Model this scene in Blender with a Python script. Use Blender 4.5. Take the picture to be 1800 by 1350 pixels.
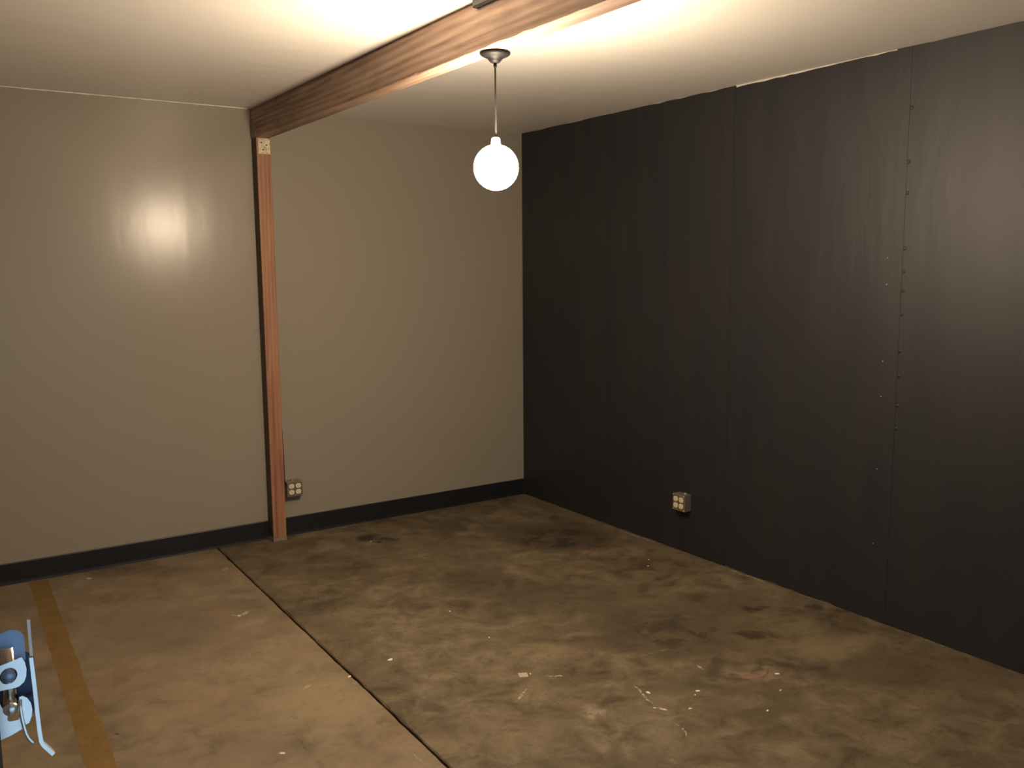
import bpy, bmesh, math, random
from mathutils import Vector, Matrix
random.seed(7)
S = bpy.context.scene
for o in list(bpy.data.objects): bpy.data.objects.remove(o)

# ------------------------------------------------------------ camera, sky, exposure
F_PX = 1574.9; YAW = 0.58752; PITCH = 0.13036; ROLL = -0.007688
CAM = Vector((-3.8035, -5.5574, 1.7355))
cy_, sy_ = math.cos(YAW), math.sin(YAW)
FWD = Vector((sy_*math.cos(PITCH), cy_*math.cos(PITCH), -math.sin(PITCH)))
R0 = Vector((cy_, -sy_, 0)); U0 = R0.cross(FWD)
RGT = R0*math.cos(ROLL) + U0*math.sin(ROLL)
UPV = -R0*math.sin(ROLL) + U0*math.cos(ROLL)
cd = bpy.data.cameras.new('camera'); cam = bpy.data.objects.new('camera', cd)
S.collection.objects.link(cam)
cd.sensor_fit = 'HORIZONTAL'; cd.sensor_width = 36.0; cd.lens = F_PX/1800*36.0
cd.clip_start = 0.02; cd.clip_end = 100
mw = Matrix((RGT, UPV, -FWD)).transposed().to_4x4(); mw.translation = CAM
cam.matrix_world = mw
S.camera = cam

W = bpy.data.worlds.new('dusk_sky'); S.world = W; W.use_nodes = True
bg = W.node_tree.nodes['Background']
bg.inputs['Color'].default_value = (0.52, 0.76, 1.0, 1); bg.inputs['Strength'].default_value = 0.9
LAMP_STRENGTH = 445.0
LAMP_COLOR = (1.0, 0.79, 0.56)
S.view_settings.view_transform = 'Standard'; S.view_settings.look = 'None'
S.view_settings.exposure = 0.0; S.view_settings.gamma = 1.0; S.view_settings.use_curve_mapping = False

# ------------------------------------------------------------ measuring helper (pixel -> point on a plane of the room)
def on_plane(px, py, axis, val):
    d = FWD + RGT*((px-900)/F_PX) - UPV*((py-675)/F_PX)
    t = (val-CAM[axis])/d[axis]
    return CAM + d*t
def floor_at(px, py): return on_plane(px, py, 2, 0.0)

# ------------------------------------------------------------ mesh helpers
def link(o, parent=None):
    S.collection.objects.link(o)
    if parent is not None: o.parent = parent
    return o
def obj(name, bm, mat, parent=None, smooth=False, kind=None, loc=None):
    bmesh.ops.recalc_face_normals(bm, faces=bm.faces[:])
    me = bpy.data.meshes.new(name); bm.to_mesh(me); bm.free()
    if smooth:
        for p in me.polygons: p.use_smooth = True
    if mat: me.materials.append(mat)
    o = bpy.data.objects.new(name, me); link(o, parent)
    if loc is not None: o.location = loc
    if kind: o['kind'] = kind
    return o
def tag(o, label, cat, group=None):
    o['label'] = label; o['category'] = cat
    if group: o['group'] = group
    return o
def empty(name, loc=(0,0,0), rotz=0):
    o = bpy.data.objects.new(name, None); link(o); o.empty_display_size = 0.05
    o.location = loc; o.rotation_euler = (0, 0, rotz); return o
def box(bm, a, b, bev=0, seg=2):
    x0,y0,z0 = a; x1,y1,z1 = b
    r = bmesh.ops.create_cube(bm, size=1)
    for v in r['verts']:
        v.co = Vector(((x0+x1)/2+v.co.x*(x1-x0), (y0+y1)/2+v.co.y*(y1-y0), (z0+z1)/2+v.co.z*(z1-z0)))
    if bev:
        es = list({e for v in r['verts'] for e in v.link_edges})
        bmesh.ops.bevel(bm, geom=es, offset=bev, segments=seg, affect='EDGES', profile=0.5)
    return bm
def lathe(bm, prof, n=40, c=(0,0,0), axis='Z'):
    rings = []
    for r, z in prof:
        ring = []
        for i in range(n):
            a = 2*math.pi*i/n
            if axis == 'Z': p = (c[0]+r*math.cos(a), c[1]+r*math.sin(a), c[2]+z)
            else: p = (c[0]+r*math.cos(a), c[1]+z, c[2]+r*math.sin(a))   # axis Y
            ring.append(bm.verts.new(p))
        rings.append(ring)
    for k in range(len(rings)-1):
        for i in range(n):
            bm.faces.new((rings[k][i], rings[k][(i+1)%n], rings[k+1][(i+1)%n], rings[k+1][i]))
    bm.faces.new(rings[0][::-1]); bm.faces.new(rings[-1])
    return bm
def tube(bm, pts, r, n=10, closed_ends=True):
    pts = [Vector(p) for p in pts]; rings = []
    up = Vector((0.3, 0.9, 0.21)).normalized()
    for i, p in enumerate(pts):
        t = (pts[min(i+1, len(pts)-1)]-pts[max(i-1, 0)]).normalized()
        a = t.cross(up).normalized(); b = t.cross(a)
        rr = r[i] if isinstance(r, (list, tuple)) else r
        rings.append([bm.verts.new(p+(a*math.cos(2*math.pi*k/n)+b*math.sin(2*math.pi*k/n))*rr) for k in range(n)])
    for k in range(len(rings)-1):
        for i in range(n):
            bm.faces.new((rings[k][i], rings[k][(i+1)%n], rings[k+1][(i+1)%n], rings[k+1][i]))
    if closed_ends:
        bm.faces.new(rings[0][::-1]); bm.faces.new(rings[-1])
    return bm
def prism(bm, poly, y0, y1, bev=0):
    """polygon in local XZ extruded along Y"""
    a = [bm.verts.new((x, y0, z)) for x, z in poly]; b = [bm.verts.new((x, y1, z)) for x, z in poly]
    n = len(poly); bm.faces.new(a); bm.faces.new(b[::-1])
    for i in range(n): bm.faces.new((a[i], b[i], b[(i+1)%n], a[(i+1)%n]))
    if bev:
        es = [e for e in bm.edges if abs(e.verts[0].co.y-e.verts[1].co.y) < 1e-9 and e.verts[0] in a+b]
        bmesh.ops.bevel(bm, geom=es, offset=bev, segments=2, affect='EDGES')
    return bm

# ------------------------------------------------------------ material helpers
class NT:
    def __init__(s, name):
        s.m = bpy.data.materials.new(name); s.m.use_nodes = True; s.t = s.m.node_tree
        s.b = s.t.nodes['Principled BSDF']; s.out = s.t.nodes['Material Output']
        s.tc = s.n('ShaderNodeTexCoord')
    def n(s, typ, **kw):
        x = s.t.nodes.new(typ)
        for k, v in kw.items(): setattr(x, k, v)
        return x
    def l(s, a, b): s.t.links.new(a, b)
    def pos(s):
        if not hasattr(s, '_g'): s._g = s.n('ShaderNodeNewGeometry')
        return s._g.outputs['Position']
    def noise(s, scale, detail=4, rough=0.55, vec=None, stretch=None, dist=0.0):
        v = vec or s.pos()
        if stretch:
            mp = s.n('ShaderNodeMapping'); mp.inputs['Scale'].default_value = stretch; s.l(v, mp.inputs['Vector']); v = mp.outputs[0]
        x = s.n('ShaderNodeTexNoise'); x.inputs['Scale'].default_value = scale; x.inputs['Detail'].default_value = detail
        x.inputs['Roughness'].default_value = rough; x.inputs['Distortion'].default_value = dist; s.l(v, x.inputs['Vector'])
        return x.outputs['Fac']
    def ramp(s, fac, stops):
        r = s.n('ShaderNodeValToRGB'); s.l(fac, r.inputs[0]); e = r.color_ramp.elements
        while len(e) > 1: e.remove(e[0])
        e[0].position = stops[0][0]; e[0].color = (*stops[0][1], 1)
        for p, c in stops[1:]:
            q = e.new(p); q.color = (*c, 1)
        return r.outputs[0]
    def maprange(s, v, a, b, c=0.0, d=1.0, smooth=False):
        x = s.n('ShaderNodeMapRange'); x.interpolation_type = 'SMOOTHSTEP' if smooth else 'LINEAR'
        s.l(v, x.inputs[0])
        for i, q in enumerate((a, b, c, d)): x.inputs[1+i].default_value = q
        return x.outputs[0]
    def math(s, op, a, b=None):
        x = s.n('ShaderNodeMath', operation=op)
        for i, q in enumerate((a, b)):
            if q is None: continue
            if isinstance(q, (int, float)): x.inputs[i].default_value = q
            else: s.l(q, x.inputs[i])
        return x.outputs[0]
    def mix(s, fac, a, b, mode='MIX'):
        x = s.n('ShaderNodeMix', data_type='RGBA', blend_type=mode)
        for i, q in ((0, fac), (6, a), (7, b)):
            if isinstance(q, (int, float)): x.inputs[i].default_value = q
            elif isinstance(q, tuple): x.inputs[i].default_value = (*q, 1)
            else: s.l(q, x.inputs[i])
        return x.outputs[2]
    def vmath(s, op, a, b):
        x = s.n('ShaderNodeVectorMath', operation=op)
        for i, q in enumerate((a, b)):
            if isinstance(q, (tuple, Vector)): x.inputs[i].default_value = tuple(q)
            else: s.l(q, x.inputs[i])
        return x
    def col(s, c):
        if isinstance(c, tuple): s.b.inputs['Base Color'].default_value = (*c, 1)
        else: s.l(c, s.b.inputs['Base Color'])
    def rough(s, r):
        if isinstance(r, (int, float)): s.b.inputs['Roughness'].default_value = r
        else: s.l(r, s.b.inputs['Roughness'])
    def bump(s, h, strength=0.3, dist=0.01):
        x = s.n('ShaderNodeBump'); x.inputs['Strength'].default_value = strength; x.inputs['Distance'].default_value = dist
        s.l(h, x.inputs['Height']); s.l(x.outputs[0], s.b.inputs['Normal'])
def simple(name, c, rough=0.5, metal=0.0, nscale=40, var=0.12, bump=0.0, spec=0.5):
    m = NT(name)
    f = m.noise(nscale, 4)
    m.col(m.mix(f, tuple(max(0, x*(1-var)) for x in c), tuple(min(1, x*(1+var)) for x in c)))
    m.rough(rough); m.b.inputs['Metallic'].default_value = metal; m.b.inputs['Specular IOR Level'].default_value = spec
    if bump: m.bump(f, bump, 0.002)
    return m.m

# ---- walls and ceiling
def wall_tan():
    m = NT('tan_gloss_paint')
    big = m.noise(1.3, 3)
    m.col(m.mix(big, (0.298, 0.264, 0.214), (0.326, 0.286, 0.233)))
    m.rough(0.25); m.b.inputs['Specular IOR Level'].default_value = 0.36
    h = m.math('ADD', m.math('MULTIPLY', m.noise(3.2, 3, 0.5, stretch=(1.9, 1, 0.55)), 1.0),
               m.math('MULTIPLY', m.noise(60, 3), 0.035))
    # plastered joint that stands a hair proud of the left part of the wall
    sx = m.n('ShaderNodeSeparateXYZ'); m.l(m.pos(), sx.inputs[0])
    wob = m.math('MULTIPLY', m.math('SUBTRACT', m.noise(5, 2), 0.5), 0.05)
    dx = m.math('ABSOLUTE', m.math('ADD', m.math('SUBTRACT', sx.outputs[0], on_plane(326, 430, 1, 0).x), wob))
    ridge = m.math('MULTIPLY', m.maprange(dx, 0.0, 0.06, 1.0, 0.0, True), m.maprange(sx.outputs[2], 1.45, 1.70, 0.0, 1.0, True))
    h = m.math('ADD', h, m.math('MULTIPLY', ridge, 0.16))
    m.bump(h, 0.06, 0.02)
    return m.m
def ceiling_paint():
    m = NT('off_white_ceiling_paint')
    f = m.noise(1.6, 4)
    m.col(m.mix(f, (0.86, 0.825, 0.78), (0.90, 0.865, 0.82)))
    m.rough(0.45)
    h = m.math('ADD', m.noise(4.0, 3, stretch=(0.6, 1.8, 1)), m.math('MULTIPLY', m.noise(120, 2), 0.05))
    m.bump(h, 0.22, 0.02)
    return m.m
def dark_panel():
    m = NT('charcoal_panel_paint')
    f = m.noise(1.1, 5, 0.6)
    streak = m.noise(7, 3, stretch=(1, 1.2, 0.16))
    c = m.mix(f, (0.0115, 0.0125, 0.0175), (0.016, 0.0165, 0.022))
    m.col(m.mix(m.maprange(streak, .35, .75), c, (0.021, 0.0205, 0.023)))
    m.rough(0.51); m.b.inputs['Specular IOR Level'].default_value = 0.52
    h = m.math('ADD', m.noise(5, 3, stretch=(1, 1.6, 0.5)), m.math('MULTIPLY', m.noise(220, 2), 0.12))
    m.bump(h, 0.25, 0.012)
    return m.m
M_tan, M_ceil, M_dark = wall_tan(), ceiling_paint(), dark_panel()
M_white = simple('old_white_paint', (0.62, 0.58, 0.50), 0.6)
M_base = simple('black_vinyl_base', (0.012, 0.013, 0.017), 0.42, nscale=20, spec=0.4)
M_nail = simple('dark_nail_head', (0.008, 0.007, 0.007), 0.5)
M_bright_nail = simple('bare_steel_nail', (0.75, 0.72, 0.68), 0.3, 0.9)

# ---- wood
def wood(name, light, mid, dark, axis):
    m = NT(name)
    st = {'Y': (9, 0.55, 9), 'Z': (9, 9, 0.5)}[axis]
    mp = m.n('ShaderNodeMapping'); mp.inputs['Scale'].default_value = st; m.l(m.pos(), mp.inputs['Vector'])
    g = m.noise(1.6, 6, 0.62, vec=mp.outputs[0], dist=1.4)
    wv = m.n('ShaderNodeTexWave', wave_type='BANDS', bands_direction='Z' if axis == 'Y' else 'X')
    wv.inputs['Scale'].default_value = 1.1; wv.inputs['Distortion'].default_value = 10; wv.inputs['Detail'].default_value = 3
    wv.inputs['Detail Scale'].default_value = 0.7; m.l(mp.outputs[0], wv.inputs['Vector'])
    f = m.math('ADD', m.math('MULTIPLY', g, 0.84), m.math('MULTIPLY', wv.outputs['Fac'], 0.16))
    c = m.ramp(f, [(0.34, dark), (0.5, mid), (0.66, light)])
    blot = m.noise(2.6, 4, 0.6)
    c = m.mix(m.maprange(blot, 0.52, 0.72, 0, 0.55), c, dark)
    m.col(c); m.rough(0.62); m.bump(f, 0.25, 0.004)
    return m.m
M_beam = wood('brown_fir_beam', (0.42, 0.295, 0.215), (0.30, 0.20, 0.142), (0.17, 0.108, 0.08), 'Y')
M_post = wood('red_brown_fir_post', (0.40, 0.20, 0.115), (0.33, 0.155, 0.085), (0.24, 0.10, 0.055), 'Z')

# ---- floor
def smoothblob(m, vec, c, a, b, inner=0.35, outer=1.0):
    det = a.x*b.y-a.y*b.x
    m1 = Vector((b.y/det, -b.x/det, 0)); m2 = Vector((-a.y/det, a.x/det, 0))
    d = m.vmath('SUBTRACT', vec, Vector((c.x, c.y, 0))).outputs[0]
    u = m.vmath('DOT_PRODUCT', d, m1).outputs['Value']; v = m.vmath('DOT_PRODUCT', d, m2).outputs['Value']
    cb = m.n('ShaderNodeCombineXYZ'); m.l(u, cb.inputs[0]); m.l(v, cb.inputs[1])
    ln = m.n('ShaderNodeVectorMath', operation='LENGTH'); m.l(cb.outputs[0], ln.inputs[0])
    return m.maprange(ln.outputs['Value'], inner, outer, 1.0, 0.0, True)
def concrete(name, tones, blobs, lines, gain):
    G = lambda c: tuple(x*g for x, g in zip(c, (gain, gain*1.03, gain)))
    tones = [G(t) for t in tones]; blobs = [(*b[:4], G(b[4]), *b[5:]) for b in blobs]; lines = [(*q[:5], G(q[5]), q[6]) for q in lines]
    m = NT(name)
    w = m.n('ShaderNodeTexNoise'); w.inputs['Scale'].default_value = 5.0; w.inputs['Detail'].default_value = 5; m.l(m.pos(), w.inputs['Vector'])
    off = m.vmath('SUBTRACT', w.outputs['Color'], (0.5, 0.5, 0.5)).outputs[0]
    sc = m.n('ShaderNodeVectorMath', operation='SCALE'); m.l(off, sc.inputs[0]); sc.inputs['Scale'].default_value = 0.34
    wp = m.vmath('ADD', m.pos(), sc.outputs[0]).outputs[0]
    n1 = m.noise(1.4, 7, 0.66); n2 = m.noise(6.5, 7, 0.70, dist=0.5); n3 = m.noise(34, 4, 0.65)
    f = m.math('ADD', m.math('MULTIPLY', n1, 0.42), m.math('MULTIPLY', n2, 0.58))
    c = m.ramp(f, [(0.40, tones[0]), (0.47, tones[1]), (0.53, tones[2]), (0.61, tones[3])])
    hue = m.noise(2.3, 3)
    c = m.mix(m.maprange(hue, 0.5, 0.7, 0, 0.35), c, tones[4])
    brk = m.maprange(n2, 0.42, 0.57, 0.18, 1.0)
    for (px, py, rx, ry, col, k, brk_on) in blobs:
        cc = floor_at(px, py); a = floor_at(px+rx, py)-cc; b = floor_at(px, py+ry)-cc
        fac = m.math('MULTIPLY', smoothblob(m, wp, cc, a, b), min(1.0, k*1.2))
        if brk_on: fac = m.math('MULTIPLY', fac, brk)
        c = m.mix(fac, c, col)
    fine = m.n('ShaderNodeTexNoise'); fine.inputs['Scale'].default_value = 9; m.l(m.pos(), fine.inputs['Vector'])
    sc2 = m.n('ShaderNodeVectorMath', operation='SCALE'); o2 = m.vmath('SUBTRACT', fine.outputs['Color'], (0.5,)*3).outputs[0]
    m.l(o2, sc2.inputs[0]); sc2.inputs['Scale'].default_value = 0.05
    wl = m.vmath('ADD', m.pos(), sc2.outputs[0]).outputs[0]
    spk = m.maprange(m.noise(55, 2), 0.42, 0.6)
    for (x0, y0, x1, y1, wdt, col, k) in lines:
        A = floor_at(x0, y0); B = floor_at(x1, y1); a = (B-A)*0.5; b = Vector((-a.y, a.x, 0)).normalized()*wdt
        c = m.mix(m.math('MULTIPLY', m.math('MULTIPLY', smoothblob(m, wl, (A+B)*0.5, a, b, 0.5, 1.0), k), spk), c, col)
    # fine wear: pale and dark specks
    c = m.mix(m.maprange(n3, 0.64, 0.78, 0, 0.35), c, tones[3])
    c = m.mix(m.maprange(m.noise(14, 5, 0.7), 0.55, 0.68, 0, 0.5), c, tones[0])
    m.col(c)
    m.rough(m.maprange(n2, 0.3, 0.7, 0.50, 0.78)); m.b.inputs['Specular IOR Level'].default_value = 0.3
    h = m.math('ADD', n2, m.math('MULTIPLY', m.noise(90, 3), 0.12))
    m.bump(h, 0.25, 0.006)
    return m.m
DK = (0.042, 0.031, 0.021); DK2 = (0.028, 0.020, 0.014); LT = (0.165, 0.124, 0.075); PK = (0.17, 0.125, 0.088); WH = (0.36, 0.31, 0.23)
blobsR = [
    (650, 944, 45, 9, DK2, 0.95, True), (685, 950, 28, 6, DK2, 0.8, True), (790, 925, 40, 14, DK, 0.5, True),
    (980, 945, 130, 32, DK2, 0.85, True), (930, 930, 80, 18, DK, 0.6, True), (830, 1025, 75, 30, DK, 0.7, True),
    (1000, 1050, 170, 40, DK, 0.65, True), (1190, 1115, 160, 55, DK2, 0.75, True), (1130, 1090, 140, 40, DK, 0.6, True),
    (1010, 1125, 120, 16, DK2, 0.55, True), (1260, 1065, 130, 30, DK, 0.55, True), (1480, 1090, 60, 22, DK2, 0.7, True),
    (1330, 1070, 35, 8, DK2, 0.7, True), (1440, 1072, 28, 9, DK2, 0.7, False), (1325, 1115, 30, 7, DK2, 0.7, False),
    (1240, 1200, 120, 40, DK, 0.6, True), (1560, 1175, 140, 32, DK, 0.5, True), (1340, 1245, 120, 22, DK, 0.5, True),
    (770, 1245, 45, 22, DK, 0.55, True), (1680, 1190, 160, 30, DK, 0.3, True),
    (1450, 1135, 110, 30, LT, 0.45, False), (1310, 1192, 110, 24, PK, 0.55, True), (1345, 1200, 45, 16, (0.20, 0.125, 0.085), 0.5, True),
    (1075, 972, 75, 10, PK, 0.40, True), (1035, 1007, 28, 7, (0.15, 0.10, 0.052), 0.7, False), (955, 978, 60, 5, PK, 0.35, True),
    (1045, 1255, 34, 18, WH, 0.30, True), (1052, 1228, 9, 5, WH, 0.5, True), (1000, 1140, 120, 22, LT, 0.35, True),
    (760, 1140, 60, 14, LT, 0.25, True), (640, 1080, 80, 25, LT, 0.3, True), (800, 1320, 160, 40, LT, 0.35, True),
    (560, 1040, 80, 25, LT, 0.3, True), (1120, 1330, 80, 22, DK, 0.35, True), (1085, 1293, 35, 12, PK, 0.3, True)]
linesR = [(1105, 1198, 1150, 1240, .006, WH, .9), (1150, 1243, 1180, 1250, .010, WH, .9), (1185, 1267, 1210, 1298, .006, WH, .6),
          (1120, 1156, 1180, 1138, .010, PK, .6), (1225, 1168, 1240, 1178, .008, WH, .7), (1175, 1325, 1200, 1350, .012, PK, .6),
          (960, 1188, 992, 1187, .010, WH, .9), (905, 1237, 930, 1208, .008, WH, .6), (700, 1035, 730, 1055, .008, PK, .5),
          (1190, 1140, 1240, 1105, .007, PK, .4), (1140, 1050, 1200, 1025, .008, DK2, .4), (1100, 960, 1040, 975, .012, PK, .5), (1262, 994, 1360, 1029, .006, WH, .9), (1080, 929, 1165, 958, .006, WH, .7), (1400, 1042, 1520, 1083, .005, WH, .5), (1560, 1100, 1790, 1180, .005, WH, .4), (850, 885, 900, 879, .008, WH, .4)]
blobsL = [(170, 1000, 240, 22, DK, 0.55, True), (300, 1110, 150, 60, (0.085, 0.066, 0.048), 0.5, True), (230, 1290, 10, 4, DK2, 0.9, False),
          (560, 1230, 130, 70, (0.18, 0.136, 0.086), 0.5, False), (330, 1240, 120, 60, (0.165, 0.11, 0.075), 0.35, True),
          (400, 1000, 12, 5, WH, 0.7, True), (420, 1083, 9, 4, WH, 0.8, True), (535, 1210, 12, 5, WH, 0.4, True),
          (500, 1325, 8, 4, WH, 0.7, True), (150, 1018, 14, 3, WH, 0.7, True), (420, 1060, 60, 20, DK, 0.35, True),
          (90, 1100, 60, 30, DK, 0.35, True), (470, 1320, 120, 35, (0.108, 0.08, 0.057), 0.4, True)]
linesL = [(500, 1280, 560, 1340, .004, DK2, .6), (720, 1320, 760, 1348, .006, WH, .3)]
TR = [(0.052, 0.039, 0.025), (0.088, 0.066, 0.041), (0.112, 0.085, 0.053), (0.150, 0.116, 0.075), (0.118, 0.080, 0.053)]
TL = [(0.095, 0.070, 0.046), (0.130, 0.097, 0.064), (0.148, 0.110, 0.073), (0.180, 0.134, 0.091), (0.152, 0.098, 0.066)]
M_slabR = concrete('stained_brown_concrete', TR, blobsR, linesR, 1.30)
M_slabL = concrete('tan_concrete', TL, blobsL, linesL, 1.58)
M_gap = simple('dirty_joint_filler', (0.035, 0.024, 0.015), 0.9, nscale=80, var=0.4)

# ------------------------------------------------------------ room shell
H = 2.7; XL = -5.6; YF = -5.40
def bx(name, a, b, mat, kind='structure', parent=None, bev=0):
    return obj(name, box(bmesh.new(), a, b, bev), mat, parent, kind=kind)
floor = bx('floor', (XL-0.15, YF-0.15, -0.16), (0.15, 0.15, -0.035), M_gap)
def joint_x(y): return -2.331 - 0.0122*abs(y)
ys = [0.15-0.05*i for i in range(int((0.15-(YF-0.15))/0.05)+1)] + [YF-0.15]
rj = random.Random(3)
def slab(name, side, mat):
    bm = bmesh.new(); far = 0.15 if side > 0 else XL-0.15
    top_in, mid_in, bot_in, top_out, bot_out = [], [], [], [], []
    for y in ys:
        ch = rj.random()**4*0.009
        ex = joint_x(y) + side*(0.0050 + rj.uniform(-.0012, .0012))
        top_in.append(bm.verts.new((ex+side*(0.003+ch), y, 0)))
        mid_in.append(bm.verts.new((ex, y, -0.004-ch*0.5)))
        bot_in.append(bm.verts.new((ex, y, -0.035)))
        top_out.append(bm.verts.new((far, y, 0))); bot_out.append(bm.verts.new((far, y, -0.035)))
    n = len(ys)
    for i in range(n-1):
        for A, B in ((top_out, top_in), (top_in, mid_in), (mid_in, bot_in), (bot_in, bot_out), (bot_out, top_out)):
            bm.faces.new((A[i], A[i+1], B[i+1], B[i]))
    for i in (0, n-1):
        bm.faces.new((top_out[i], top_in[i], mid_in[i], bot_in[i], bot_out[i]))
    return obj(name, bm, mat, floor)
slab('slab', 1, M_slabR); slab('slab', -1, M_slabL)

# worn yellow line painted on the left slab
def yellow():
    m = NT('worn_yellow_line_paint')
    f = m.noise(9, 5, 0.65); f2 = m.noise(55, 3)
    m.col(m.mix(f, (0.215, 0.125, 0.034), (0.25, 0.152, 0.046)))
    m.rough(0.6)
    tr = m.n('ShaderNodeBsdfTransparent'); mx = m.n('ShaderNodeMixShader')
    k = m.maprange(m.math('ADD', m.math('MULTIPLY', f, 0.6), m.math('MULTIPLY', f2, 0.4)), 0.30, 0.60, 0.70, 0.90)
    m.l(k, mx.inputs[0]); m.l(tr.outputs[0], mx.inputs[1]); m.l(m.b.outputs[0], mx.inputs[2]); m.l(mx.outputs[0], m.out.inputs['Surface'])
    return m.m
bm = bmesh.new(); prev = None
for i in range(80):
    y = -0.03-i*0.066; xc = -3.335-0.0185*abs(y)
    a = bm.verts.new((xc-0.047+rj.uniform(-.004, .004), y, 0.0007)); b = bm.verts.new((xc+0.047+rj.uniform(-.004, .004), y, 0.0007))
    if prev: bm.faces.new((prev[0], prev[1], b, a))
    prev = (a, b)
obj('painted_line', bm, yellow(), floor)['label'] = 'worn yellow painted line'

bx('wall_back', (XL-0.15, 0, 0), (0.15, 0.15, H), M_tan)
bx('ceiling', (XL-0.15, YF-0.15, H), (0.15, 0.15, H+0.12), M_ceil)
wl = bx('wall_left', (XL-0.15, YF, 0), (XL, 0, H), M_tan)
OX0, OX1, OH = -4.28, -2.0, 2.15                        # doorway behind the camera
bm = bmesh.new()
box(bm, (XL-0.15, YF-0.15, 0), (OX0, YF, H)); box(bm, (OX1, YF-0.15, 0), (0.15, YF, H)); box(bm, (OX0, YF-0.15, OH), (OX1, YF, H))
obj('wall_front', bm, M_tan, kind='structure')
bx('ground', (-9, -12, -0.12), (4, YF-0.15, -0.02), simple('outdoor_concrete', (0.42, 0.41, 0.39), 0.9))

# right wall: pale backing wall with charcoal sheets nailed on
PT = 0.009
wr = bx('wall_right', (0.0+PT, YF, 0), (0.15, 0, H), M_white)
def panel(y0, y1, proud, ztop0, ztop1, zb0, zb1):
    bm = bmesh.new(); n = 24; r = random.Random(int(-y1*100))
    A = []
    for i in range(n+1):
        t = i/n; y = y0+(y1-y0)*t
        zt = ztop0+(ztop1-ztop0)*t - r.random()**3*0.004; zb = zb0+(zb1-zb0)*t + r.random()**3*0.005
        A.append([bm.verts.new(p) for p in ((-proud, y, zb), (-proud, y, zt), (PT, y, zt), (PT, y, zb))])
    for i in range(n):
        for k in range(4):
            bm.faces.new((A[i][k], A[i][(k+1)%4], A[i+1][(k+1)%4], A[i+1][k]))
    bm.faces.new(A[0]); bm.faces.new(A[-1])
    return obj('panel', bm, M_dark, wr)
SE1, SE2 = -2.053, -3.075
pA = panel(-0.0005, SE1, 0.0012, H-0.001, H-0.002, 0.001, 0.002)
pB = panel(SE1, SE2+0.055, 0.0, H-0.010, H-0.004, 0.006, 0.002)
pC = panel(SE2+0.055, SE2-0.02, 0.0016, H-0.001, H-0.001, 0.001, 0.001)
pD = panel(SE2-0.02, -4.25, 0.0004, H-0.002, H-0.001, 0.001, 0.001)
pE = panel(-4.25, YF+0.0005, 0.0012, H-0.001, H-0.001, 0.001, 0.001)
M_tape = simple('charcoal_joint_tape', (0.019, 0.019, 0.021), 0.46, spec=0.55)
bm = box(bmesh.new(), (-0.0018, SE1+0.002, 0.004), (-0.0010, SE1+0.075, H-0.004), 0.0003, 1); obj('joint_tape', bm, M_tape, wr)
# nail heads down the joint strip
nm = lathe(bmesh.new(), [(0.0095, 0), (0.0095, -0.0008), (0.006, -0.0022)], 10, axis='Y')
bmesh.ops.rotate(nm, verts=nm.verts[:], cent=(0,0,0), matrix=Matrix.Rotation(-math.pi/2, 3, 'Z'))
nail0 = obj('nail_head', nm, M_nail, pD)
bn = lathe(bmesh.new(), [(0.0028, 0), (0.0028, -0.001), (0.0015, -0.0016)], 8, axis='Y')
bmesh.ops.rotate(bn, verts=bn.verts[:], cent=(0,0,0), matrix=Matrix.Rotation(-math.pi/2, 3, 'Z'))
bnail0 = obj('bright_nail', bn, M_bright_nail, pC)
def put(src, first, p, parent):
    o = src if first else src.copy()
    if not first: S.collection.objects.link(o)
    o.parent = parent; o.location = p; return o
for i, (px, py) in enumerate([(1599, 190), (1592, 285), (1584, 340), (1579, 437), (1575, 477), (1574, 510), (1573, 552), (1572, 617), (1568, 660), (1565, 712), (1560, 752)]):
    q = on_plane(px, py, 0, 0.0); put(nail0, i == 0, (-0.0004, min(q.y, SE2-0.028), q.z), pD)
for i, (px, py) in enumerate([(1561, 453), (1559, 500), (1552, 635), (1549, 697), (1542, 824), (1535, 955)]):
    q = on_plane(px, py, 0, 0.0); put(bnail0, i == 0, (-0.0016, q.y, q.z), pC)

# caulk bead where the tan wall meets the ceiling
bm = bmesh.new(); rc = random.Random(5); pts = []; rad = []
for i in range(120):
    pts.append((-2.02-i*0.0298, -0.001, H-0.0015)); rad.append(0.0015+rc.random()*0.0022)
tube(bm, pts, rad, 6); obj('trim_1', bm, simple('white_caulk', (0.85, 0.80, 0.72), 0.5), kind='structure')

# baseboards (black cove base)
def base(x0, x1):
    bm = bmesh.new()
    prof = [(0, 0), (-0.0085, 0), (-0.0085, 0.003), (-0.0065, 0.010), (-0.0055, 0.02), (-0.0055, 0.117), (-0.003, 0.121), (0, 0.122)]
    A = [bm.verts.new((x0, y, z)) for y, z in prof]; B = [bm.verts.new((x1, y, z)) for y, z in prof]
    for i in range(len(prof)): bm.faces.new((A[i], A[(i+1) % len(prof)], B[(i+1) % len(prof)], B[i]))
    bm.faces.new(A); bm.faces.new(B[::-1])
    return obj('baseboard_back', bm, M_base, kind='structure')
BX0, BX1 = -2.003, -1.916
base(BX1+0.0005, -0.0055); base(XL, BX0-0.0005)

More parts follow.
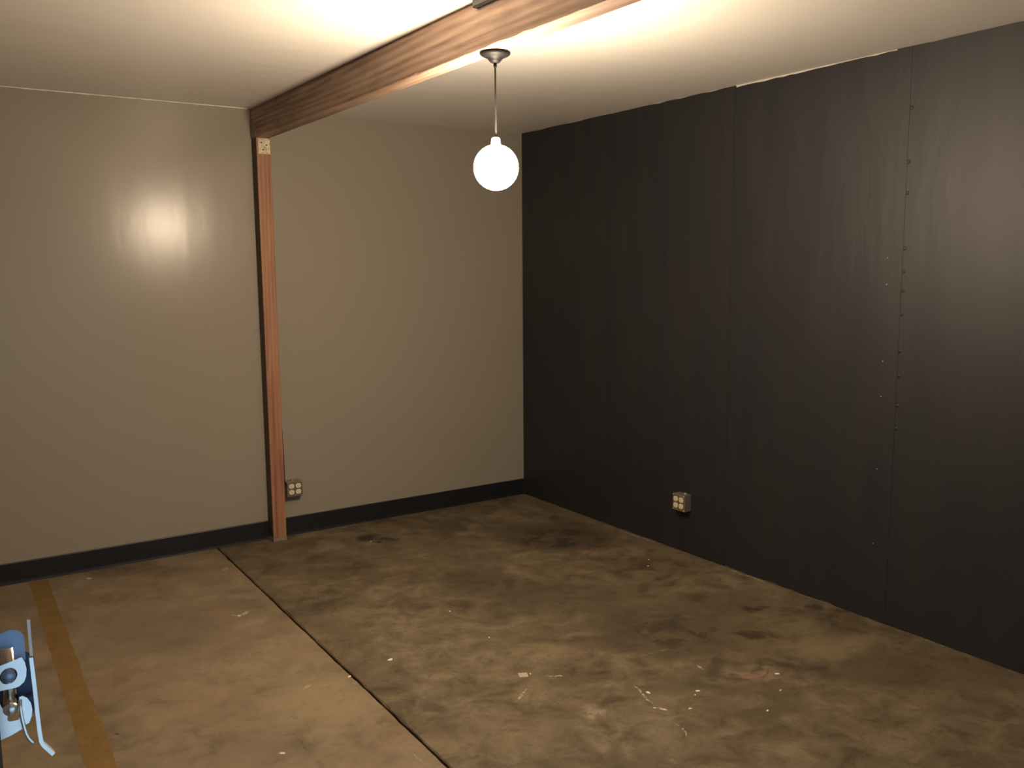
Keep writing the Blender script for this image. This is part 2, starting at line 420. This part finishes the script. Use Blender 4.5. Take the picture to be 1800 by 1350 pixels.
# ------------------------------------------------------------ beam and post
BZ = 2.521
beam = empty('wooden_beam', (0, 0, 0)); tag(beam, 'heavy brown timber beam running under the ceiling above the pendant lamp', 'beam')
bm = bmesh.new(); rb = random.Random(11); rows = []
N = 110
for i in range(N+1):
    y = -0.0005-(abs(YF)-0.001)*i/N
    w1 = 0.004+rb.random()**3*0.005; w2 = 0.003+rb.random()**8*0.006; tz = H-0.0005
    sec = [(BX0, BZ+w2), (BX0+w2*0.9, BZ), (BX1-0.004, BZ), (BX1, BZ+0.004), (BX1, tz), (BX0+0.010, tz), (BX0+w1*0.5, tz-0.014), (BX0, tz-0.020)]
    rows.append([bm.verts.new((x, y, z)) for x, z in sec])
for i in range(N):
    for k in range(8): bm.faces.new((rows[i][k], rows[i][(k+1) % 8], rows[i+1][(k+1) % 8], rows[i+1][k]))
bm.faces.new(rows[0]); bm.faces.new(rows[-1][::-1])
obj('timber', bm, M_beam, beam)
M_plate = simple('dull_painted_steel', (0.22, 0.18, 0.165), 0.5, 0.3)
bm = box(bmesh.new(), (BX0-0.004, -0.095, BZ+0.004), (BX0+0.0005, -0.012, BZ+0.085), 0.001)
obj('tie_plate', bm, M_plate, beam)['label'] = 'dull steel tie plate'
bm = box(bmesh.new(), (BX0-0.020, -3.3, H-0.030), (BX0+0.001, -2.64, H-0.0005), 0.004)
obj('cleat', bm, M_nail, beam)['label'] = 'small dark cleat along the top edge'

post = empty('wooden_post', ((BX0+BX1)/2, -0.046, 0)); tag(post, 'narrow red-brown square timber post standing against the tan wall', 'post')
px0 = (BX0+BX1)/2
def P(v): return (v[0]-px0, v[1]+0.046, v[2])
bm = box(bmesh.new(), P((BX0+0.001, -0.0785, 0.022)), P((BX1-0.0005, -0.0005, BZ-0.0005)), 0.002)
obj('rear_stud', bm, simple('dark_brown_stud', (0.085, 0.062, 0.047), 0.7, nscale=30, var=0.25), post)['label'] = 'dark brown rear stud'  # rear part of the post, darker than the front board
bm = box(bmesh.new(), P((BX0+0.0015, -0.091, 0.022)), P((BX1, -0.0788, BZ-0.0005)), 0.0025)
obj('front_board', bm, M_post, post)['label'] = 'red-brown front board'
M_brk = NT('scraped_white_bracket'); f = M_brk.noise(70, 4)
M_brk.col(M_brk.ramp(f, [(0.30, (0.40, 0.28, 0.15)), (0.44, (0.62, 0.51, 0.35)), (0.60, (0.74, 0.66, 0.50))])); M_brk.rough(0.45); M_brk.bump(f, 0.3, 0.003)
bm = box(bmesh.new(), P((BX0+0.012, -0.094, BZ-0.098)), P((BX1-0.003, -0.0905, BZ-0.004)), 0.0012)
br = obj('bracket', bm, M_brk.m, post); br['label'] = 'scraped cream metal bracket'
for sx, sz in ((0.030, -0.03), (0.062, -0.045), (0.040, -0.072)):
    bm = lathe(bmesh.new(), [(0.005, 0), (0.005, -0.001), (0.003, -0.0025)], 10, c=P((BX0+sx, -0.0938, BZ+sz)), axis='Y')
    obj('screw', bm, simple('brown_screw', (0.16, 0.10, 0.05), 0.5, 0.6), br)
bm = box(bmesh.new(), P((BX0-0.001, -0.097, 0.0)), P((BX1+0.002, -0.0005, 0.0225)), 0.003)
obj('footing', bm, simple('rough_grey_mortar', (0.24, 0.19, 0.13), 0.9, nscale=60, var=0.35, bump=0.4), post)['label'] = 'pale mortar footing'

# ------------------------------------------------------------ pendant lamp
LP = Vector((-1.942, -2.666, BZ))
pend = empty('pendant_lamp', LP); tag(pend, 'lit pendant lamp hanging from the timber beam', 'lamp')
M_can = simple('blackened_bronze', (0.0065, 0.0060, 0.0065), 0.5, 0.0, nscale=120, spec=0.10)
bm = lathe(bmesh.new(), [(0.056, 0), (0.0575, -0.004), (0.056, -0.009), (0.050, -0.014), (0.038, -0.019), (0.028, -0.024), (0.023, -0.031), (0.017, -0.037), (0.010, -0.040)], 48)
can = obj('canopy', bm, M_can, pend, smooth=True)
bm = lathe(bmesh.new(), [(0.0065, -0.039), (0.0065, -0.052), (0.0045, -0.056)], 16)
obj('cord_grip', bm, M_can, can, smooth=True)
ZC = 2.104-BZ; GR = 0.084
bm = bmesh.new()
for ph in (0, math.pi):
    pts = [(0.0019*math.cos(ph+t*0.62), 0.0019*math.sin(ph+t*0.62), -0.052-(abs(ZC)-GR-0.075)*t/240) for t in range(241)]
    tube(bm, pts, 0.0021, 6)
obj('cord', bm, simple('dark_twisted_cord', (0.016, 0.013, 0.011), 0.6), pend, smooth=True)
bm = lathe(bmesh.new(), [(0.006, ZC+GR+0.028), (0.014, ZC+GR+0.026), (0.017, ZC+GR+0.018), (0.018, ZC+GR-0.004)], 24)
obj('socket', bm, simple('white_porcelain', (0.8, 0.78, 0.74), 0.25), pend, smooth=True)
bm = bmesh.new(); bmesh.ops.create_uvsphere(bm, u_segments=48, v_segments=24, radius=GR)  # bloom around the much smaller bulb, built in as a ball
for v in bm.verts: v.co.z += ZC
mg = NT('bulb_glow_white'); mg.col((0.9, 0.88, 0.84)); mg.rough(0.3)
mg.b.inputs['Emission Color'].default_value = (*LAMP_COLOR, 1); mg.b.inputs['Emission Strength'].default_value = LAMP_STRENGTH
obj('bulb_glow', bm, mg.m, pend, smooth=True)['label'] = 'bulb and its glow built as one ball'

# ------------------------------------------------------------ outlets
M_galv = simple('dull_galvanised_steel', (0.30, 0.27, 0.23), 0.42, 0.6, nscale=30, var=0.25)
M_cover = simple('galvanised_cover', (0.26, 0.21, 0.16), 0.4, 0.5, nscale=30, var=0.25)
M_rec = simple('cream_receptacle', (0.80, 0.72, 0.52), 0.4, var=0.05)
M_slot = simple('black_slot', (0.01, 0.01, 0.01), 0.6)
def outlet(loc, rotz, label):
    r = empty('outlet_box', loc, rotz); tag(r, label, 'outlet', 'surface-mounted quad outlets')
    s = 0.051
    bm = box(bmesh.new(), (-s, -0.046, -s), (s, -0.0005, s), 0.004); obj('box', bm, M_galv, r)
    bm = box(bmesh.new(), (-s-0.001, -0.058, -s-0.001), (s+0.001, -0.0462, s+0.001), 0.005, 3); cv = obj('cover_plate', bm, M_cover, r)
    for cx in (-0.0225, 0.0225):
        for cz in (-0.0195, 0.0195):
            bm = bmesh.new(); n = 28; pf = []
            for dy, sc in ((-0.0575, 1), (-0.0605, 1), (-0.0615, 0.93)):
                ring = []
                for i in range(n):
                    a = 2*math.pi*i/n; x = 0.0175*sc*math.cos(a); z = max(-0.0145*sc, min(0.0145*sc, 0.0175*sc*math.sin(a)))
                    ring.append(bm.verts.new((cx+x, dy, cz+z)))
                pf.append(ring)
            for k in range(2):
                for i in range(n): bm.faces.new((pf[k][i], pf[k][(i+1) % n], pf[k+1][(i+1) % n], pf[k+1][i]))
            bm.faces.new(pf[0]); bm.faces.new(pf[2])
            rc_ = obj('receptacle', bm, M_rec, r)
            bm = bmesh.new()
            for dx in (-0.0058, 0.0058): box(bm, (cx+dx-0.0009, -0.0619, cz-0.001), (cx+dx+0.0009, -0.0610, cz+0.007))
            lathe(bm, [(0.0022, -0.0610), (0.0022, -0.0619)], 10, c=(cx, 0, cz-0.007), axis='Y')
            obj('slots', bm, M_slot, rc_)
    for sx, sz in ((-0.044, 0.044), (0.044, 0.044), (0.044, -0.044), (-0.044, -0.044)):
        bm = lathe(bmesh.new(), [(0.0042, -0.0575), (0.0042, -0.0592), (0.003, -0.0605)], 10, c=(sx, 0, sz), axis='Y')
        obj('screw', bm, simple('bright_screw', (0.7, 0.66, 0.58), 0.3, 0.9), cv)
    return r
o1 = outlet((-1.836, 0, 0.318), 0, 'quad outlet box beside the timber post on the tan wall')
bm = lathe(bmesh.new(), [(0.013, 0.050), (0.013, 0.055), (0.009, 0.056), (0.009, 0.059)], 14, c=(-0.005, -0.024, 0))
obj('cable_clamp', bm, M_galv, o1, smooth=True)
bm = tube(bmesh.new(), [(-0.0775, -0.076, 0.40), (-0.0755, -0.077, 0.27), (-0.0745, -0.077, 0.12), (-0.073, -0.074, 0.066), (-0.064, -0.058, 0.040), (-0.050, -0.036, 0.03)], [0.003, 0.0038, 0.0045, 0.0045, 0.0045, 0.0045], 8)
obj('cable', bm, simple('black_cable', (0.02, 0.017, 0.014), 0.6), o1, smooth=True)['label'] = 'thin black cable running down beside the post'
o2 = outlet((-0.0012, -1.734, 0.318), -math.pi/2, 'quad outlet box low on the charcoal wall')
bm = lathe(bmesh.new(), [(0.012, 0.050), (0.012, 0.055), (0.009, 0.056), (0.009, 0.059)], 14, c=(0.02, -0.022, 0))
obj('cable_clamp', bm, M_galv, o2, smooth=True)

# ------------------------------------------------------------ open door leaf with its latch
M_door = simple('dark_door_paint', (0.030, 0.027, 0.026), 0.5)
DEP = 1.0
def at_depth(px, py, dep):
    return CAM + (FWD + RGT*((px-900)/F_PX) - UPV*((py-675)/F_PX))*dep
edge = at_depth(7, 1345, 0.93)
hinge = Vector((OX0+0.03, YF+0.01, 0)); dv = Vector((edge.x, edge.y, 0))-hinge; DL = dv.length; ang = math.atan2(dv.y, dv.x)
door = empty('door_1', hinge, ang); door['kind'] = 'structure'
bm = box(bmesh.new(), (0, 0, 0.008), (DL, 0.042, 2.12), 0.002); obj('door_leaf', bm, M_door, door)

M_zinc = simple('bright_zinc_plate', (0.95, 0.96, 0.97), 0.30, 0.9, nscale=25, var=0.08)
M_zincd = simple('blue_lit_steel', (0.30, 0.40, 0.58), 0.4, 0.6, nscale=25)  # blue cast of the daylight is put into this steel colour
M_bolt = simple('polished_bolt_steel', (0.72, 0.64, 0.57), 0.22, 1.0)
org = at_depth(30, 1210, DEP)
lat = empty('door_latch', org, 0)
vdir = (org-CAM); lat.rotation_euler = (math.radians(-15), 0, math.atan2(-vdir.x, vdir.y))      # local -Y looks back to the doorway
tag(lat, 'shiny zinc slide-bolt latch with a long bent strike strip on the open door edge', 'latch')
K = DEP/F_PX; KZ = K/math.cos(math.atan2(-vdir.z, math.hypot(vdir.x, vdir.y))-math.radians(15))
def L2(px, py): return ((px-33-(py-1210)*0.07)*K, -(py-1210)*KZ)
def poly(pts): return [L2(*p) for p in pts]
# rear bracket
bm = prism(bmesh.new(), poly([(-40, 1119), (0, 1116), (22, 1110), (34, 1113), (43, 1122), (46, 1140), (47, 1166), (-40, 1176)]), 0.008, 0.011, 0.0008)
obj('rear_bracket', bm, M_zincd, lat)
# back plate behind bolt; shade of the gap is put into its dark blue
bm = prism(bmesh.new(), poly([(-40, 1150), (44, 1150), (60, 1162), (64, 1240), (58, 1262), (30, 1240), (-40, 1240)]), 0.012, 0.0145, 0.0006)
obj('gap_shade_plate', bm, simple('gap_shade_steel', (0.05, 0.07, 0.12), 0.4, 0.7), lat)
# upper guide: plate with round nose and hole
def ring_plate(name, outer, hole, y0, y1, mat):
    bm = bmesh.new()
    def loop(y, P): return [bm.verts.new((x, y, z)) for x, z in P]
    of, hf, ob, hb = loop(y0, outer), loop(y0, hole), loop(y1, outer), loop(y1, hole)
    for A, B in ((of, hf), (ob, hb)):
        es = [bm.edges.new((A[i], A[(i+1) % len(A)])) for i in range(len(A))]+[bm.edges.new((B[i], B[(i+1) % len(B)])) for i in range(len(B))]
        bmesh.ops.triangle_fill(bm, use_beauty=True, edges=es)
    for A, B in ((of, ob), (hf, hb)):
        for i in range(len(A)): bm.faces.new((A[i], A[(i+1) % len(A)], B[(i+1) % len(B)], B[i]))
    return obj(name, bm, mat, lat)
def circ(cx, cy, rx, ry, n=20): return [L2(cx+rx*math.cos(2*math.pi*i/n), cy+ry*math.sin(2*math.pi*i/n)) for i in range(n)]
ring_plate('guide_plate', poly([(-40, 1172), (0, 1166), (40, 1157), (45, 1166), (47.5, 1178), (47, 1190), (44, 1199), (36, 1205), (30, 1206), (6, 1206), (-40, 1210)]),
           circ(20, 1184, 13.5, 13.5), -0.012, -0.008, M_zinc)
ring_plate('keeper_plate', poly([(-40, 1226), (4, 1222), (10, 1236), (32, 1238), (42, 1250), (42, 1277), (24, 1284), (4, 1289), (-40, 1292)]),
           poly([(18, 1252), (22, 1248), (30, 1246), (36, 1247), (37, 1256), (35, 1261), (22, 1261), (18, 1258)]), -0.008, -0.004, M_zinc)
# bolt: vertical rod with domed head and foot
cx, _ = L2(20, 1195); zt = L2(0, 1138)[1]; zb = L2(0, 1246)[1]
bm = tube(bmesh.new(), [(cx, -0.003, zt), (cx, -0.003, zb)], 0.0074, 24); bolt = obj('bolt', bm, M_bolt, lat, smooth=False)
for p in bolt.data.polygons: p.use_smooth = len(p.vertices) == 4
bm = bmesh.new(); bmesh.ops.create_uvsphere(bm, u_segments=20, v_segments=12, radius=0.0074)
for v in bm.verts: v.co = Vector((cx+v.co.x, -0.0125+v.co.y*0.7, L2(0, 1184)[1]+v.co.z))
obj('stop_pin', bm, M_zincd, bolt, smooth=True)
bm = bmesh.new(); bmesh.ops.create_uvsphere(bm, u_segments=20, v_segments=12, radius=0.0078)
for v in bm.verts: v.co = Vector((cx+v.co.x, -0.009+v.co.y, L2(0, 1240)[1]+v.co.z*0.95))
obj('bolt_foot', bm, M_zinc, bolt, smooth=True)
# disc cam with curved tail
cam_poly = poly([(36, 1222), (41, 1221), (48, 1226), (54, 1236), (56, 1248), (55, 1258), (51, 1268), (46, 1270), (41, 1258), (37, 1244), (35, 1232)])
bm = prism(bmesh.new(), cam_poly, -0.016, -0.013, 0.0005); camo = obj('cam_disc', bm, M_zinc, lat)
tp = [(37, 1226), (38, 1244), (40, 1258), (43, 1272), (46, 1284), (50, 1293), (55, 1300), (58.5, 1303)]
bm = tube(bmesh.new(), [(L2(*p)[0], -0.0175, L2(*p)[1]) for p in tp], 0.0021, 10); obj('tail', bm, M_zinc, camo, smooth=True)
# strike strip, seen almost edge-on, with bent lip
def strip(name, pts, w, y0, y1, mat, parent):
    P2 = [Vector(L2(*p)) for p in pts]; Lf, Rt = [], []
    for i, p in enumerate(P2):
        t = (P2[min(i+1, len(P2)-1)]-P2[max(i-1, 0)]).normalized(); nrm = Vector((-t.y, t.x))
        Lf.append(tuple(p+nrm*w/2)); Rt.append(tuple(p-nrm*w/2))
    bm = bmesh.new(); n = len(P2)
    V = [[bm.verts.new((Lf[i][0], y0, Lf[i][1])), bm.verts.new((Rt[i][0], y0, Rt[i][1])), bm.verts.new((Rt[i][0], y1, Rt[i][1])), bm.verts.new((Lf[i][0], y1, Lf[i][1]))] for i in range(n)]
    for i in range(n-1):
        for k in range(4): bm.faces.new((V[i][k], V[i][(k+1) % 4], V[i+1][(k+1) % 4], V[i+1][k]))
    bm.faces.new(V[0]); bm.faces.new(V[-1][::-1])
    return obj(name, bm, mat, parent)
st = strip('strike_strip', [(54.5, 1160), (57, 1185), (60, 1215), (63.5, 1255), (66.5, 1285), (69, 1303), (72.5, 1310), (79, 1318), (88, 1329)], 0.0040, -0.020, -0.004, M_zinc, lat)
strip('upper_strip', [(51, 1096), (53, 1125), (55.5, 1159)], 0.0032, -0.010, -0.003, simple('brown_reflection_steel', (0.55, 0.45, 0.38), 0.35, 0.8), st)  # same strip carried upward, its brown reflection put into the base colour
# arm that ties the strip to the gap shade plate
bm = box(bmesh.new(), (L2(44, 1232)[0], -0.006, L2(0, 1238)[1]), (L2(63, 1232)[0], 0.0125, L2(0, 1226)[1]), 0.001); obj('strap', bm, simple('dark_strap', (0.06, 0.08, 0.13), 0.4, 0.7), lat)

# ------------------------------------------------------------ flakes lying on the floor
M_flake = simple('white_paint_flake', (0.78, 0.72, 0.60), 0.6)
def flake(px, py, sz, label='small white paint flake lying on the stained concrete', group='paint flakes on the floor', asp=0.6, rot=None, mat=M_flake, name='paint_flake', sides=None):
    r = random.Random(int(px*7+py)); p = floor_at(px, py); bm = bmesh.new()
    n = sides or r.randint(5, 7); a0 = r.random()*6 if rot is None else rot
    poly = []
    for i in range(n):
        a = 2*math.pi*i/n + (0 if sides else r.uniform(-.25, .25)); q = sz/2*(1 if sides else r.uniform(.75, 1.1))
        x, y = q*math.cos(a), q*asp*math.sin(a)
        poly.append((x*math.cos(a0)-y*math.sin(a0), x*math.sin(a0)+y*math.cos(a0)))
    A = [bm.verts.new((x, y, 0)) for x, y in poly]; B = [bm.verts.new((x*.92, y*.92, 0.0025 if sides is None else 0.0015)) for x, y in poly]
    bm.faces.new(A[::-1]); bm.faces.new(B)
    for i in range(n): bm.faces.new((A[i], A[(i+1) % n], B[(i+1) % n], B[i]))
    o = obj(name, bm, mat, loc=(p.x, p.y, 0.0003)); tag(o, label, 'flake' if sides is None else 'scrap', group if sides is None else None); return o
NEAR = {686: 'long white paint flake on the brown slab beside the floor joint', 614: 'pale chip at the very edge of the floor joint',
        652: 'tiny white flake in the dark stain near the timber post', 932: 'tiny white flake touching the square scrap on the floor'}
TAN = 'white paint flake on the tan slab between the yellow line and the floor joint'
SCUFF = 'white paint flake on the pinkish scuffed patch of floor'; WALLS = 'tiny white speck on the floor out from the charcoal wall outlet'
for px, py, sz in [(1366, 1185, .022), (1372, 1214, .014), (1349, 1250, .018), (1227, 1215, .024), (1213, 1246, .018), (1151, 1245, .013), (1168, 1248, .013),
                   (1140, 984, .012), (1139, 995, .012), (1139, 1218, .026), (686, 1160, .032), (791, 1075, .014), (652, 952, .012), (614, 1190, .022),
                   (497, 1325, .024), (932, 1185, .012), (860, 1121, .012), (420, 1083, .024), (1222, 1222, .012)]:
    lab = NEAR.get(px) or (TAN if px in (420, 497) else SCUFF if px in (1366, 1372) else WALLS if py in (984, 995) else 'small white paint flake scattered on the dark stained slab')
    flake(px, py, sz, lab)
flake(919.5, 1186.5, 0.055, 'pale square scrap stuck flat on the concrete beside a row of dots', asp=1.0, rot=0.35, mat=simple('dusty_pale_adhesive', (0.40, 0.35, 0.26), 0.7, nscale=90, var=0.3), name='adhesive_patch', sides=4)
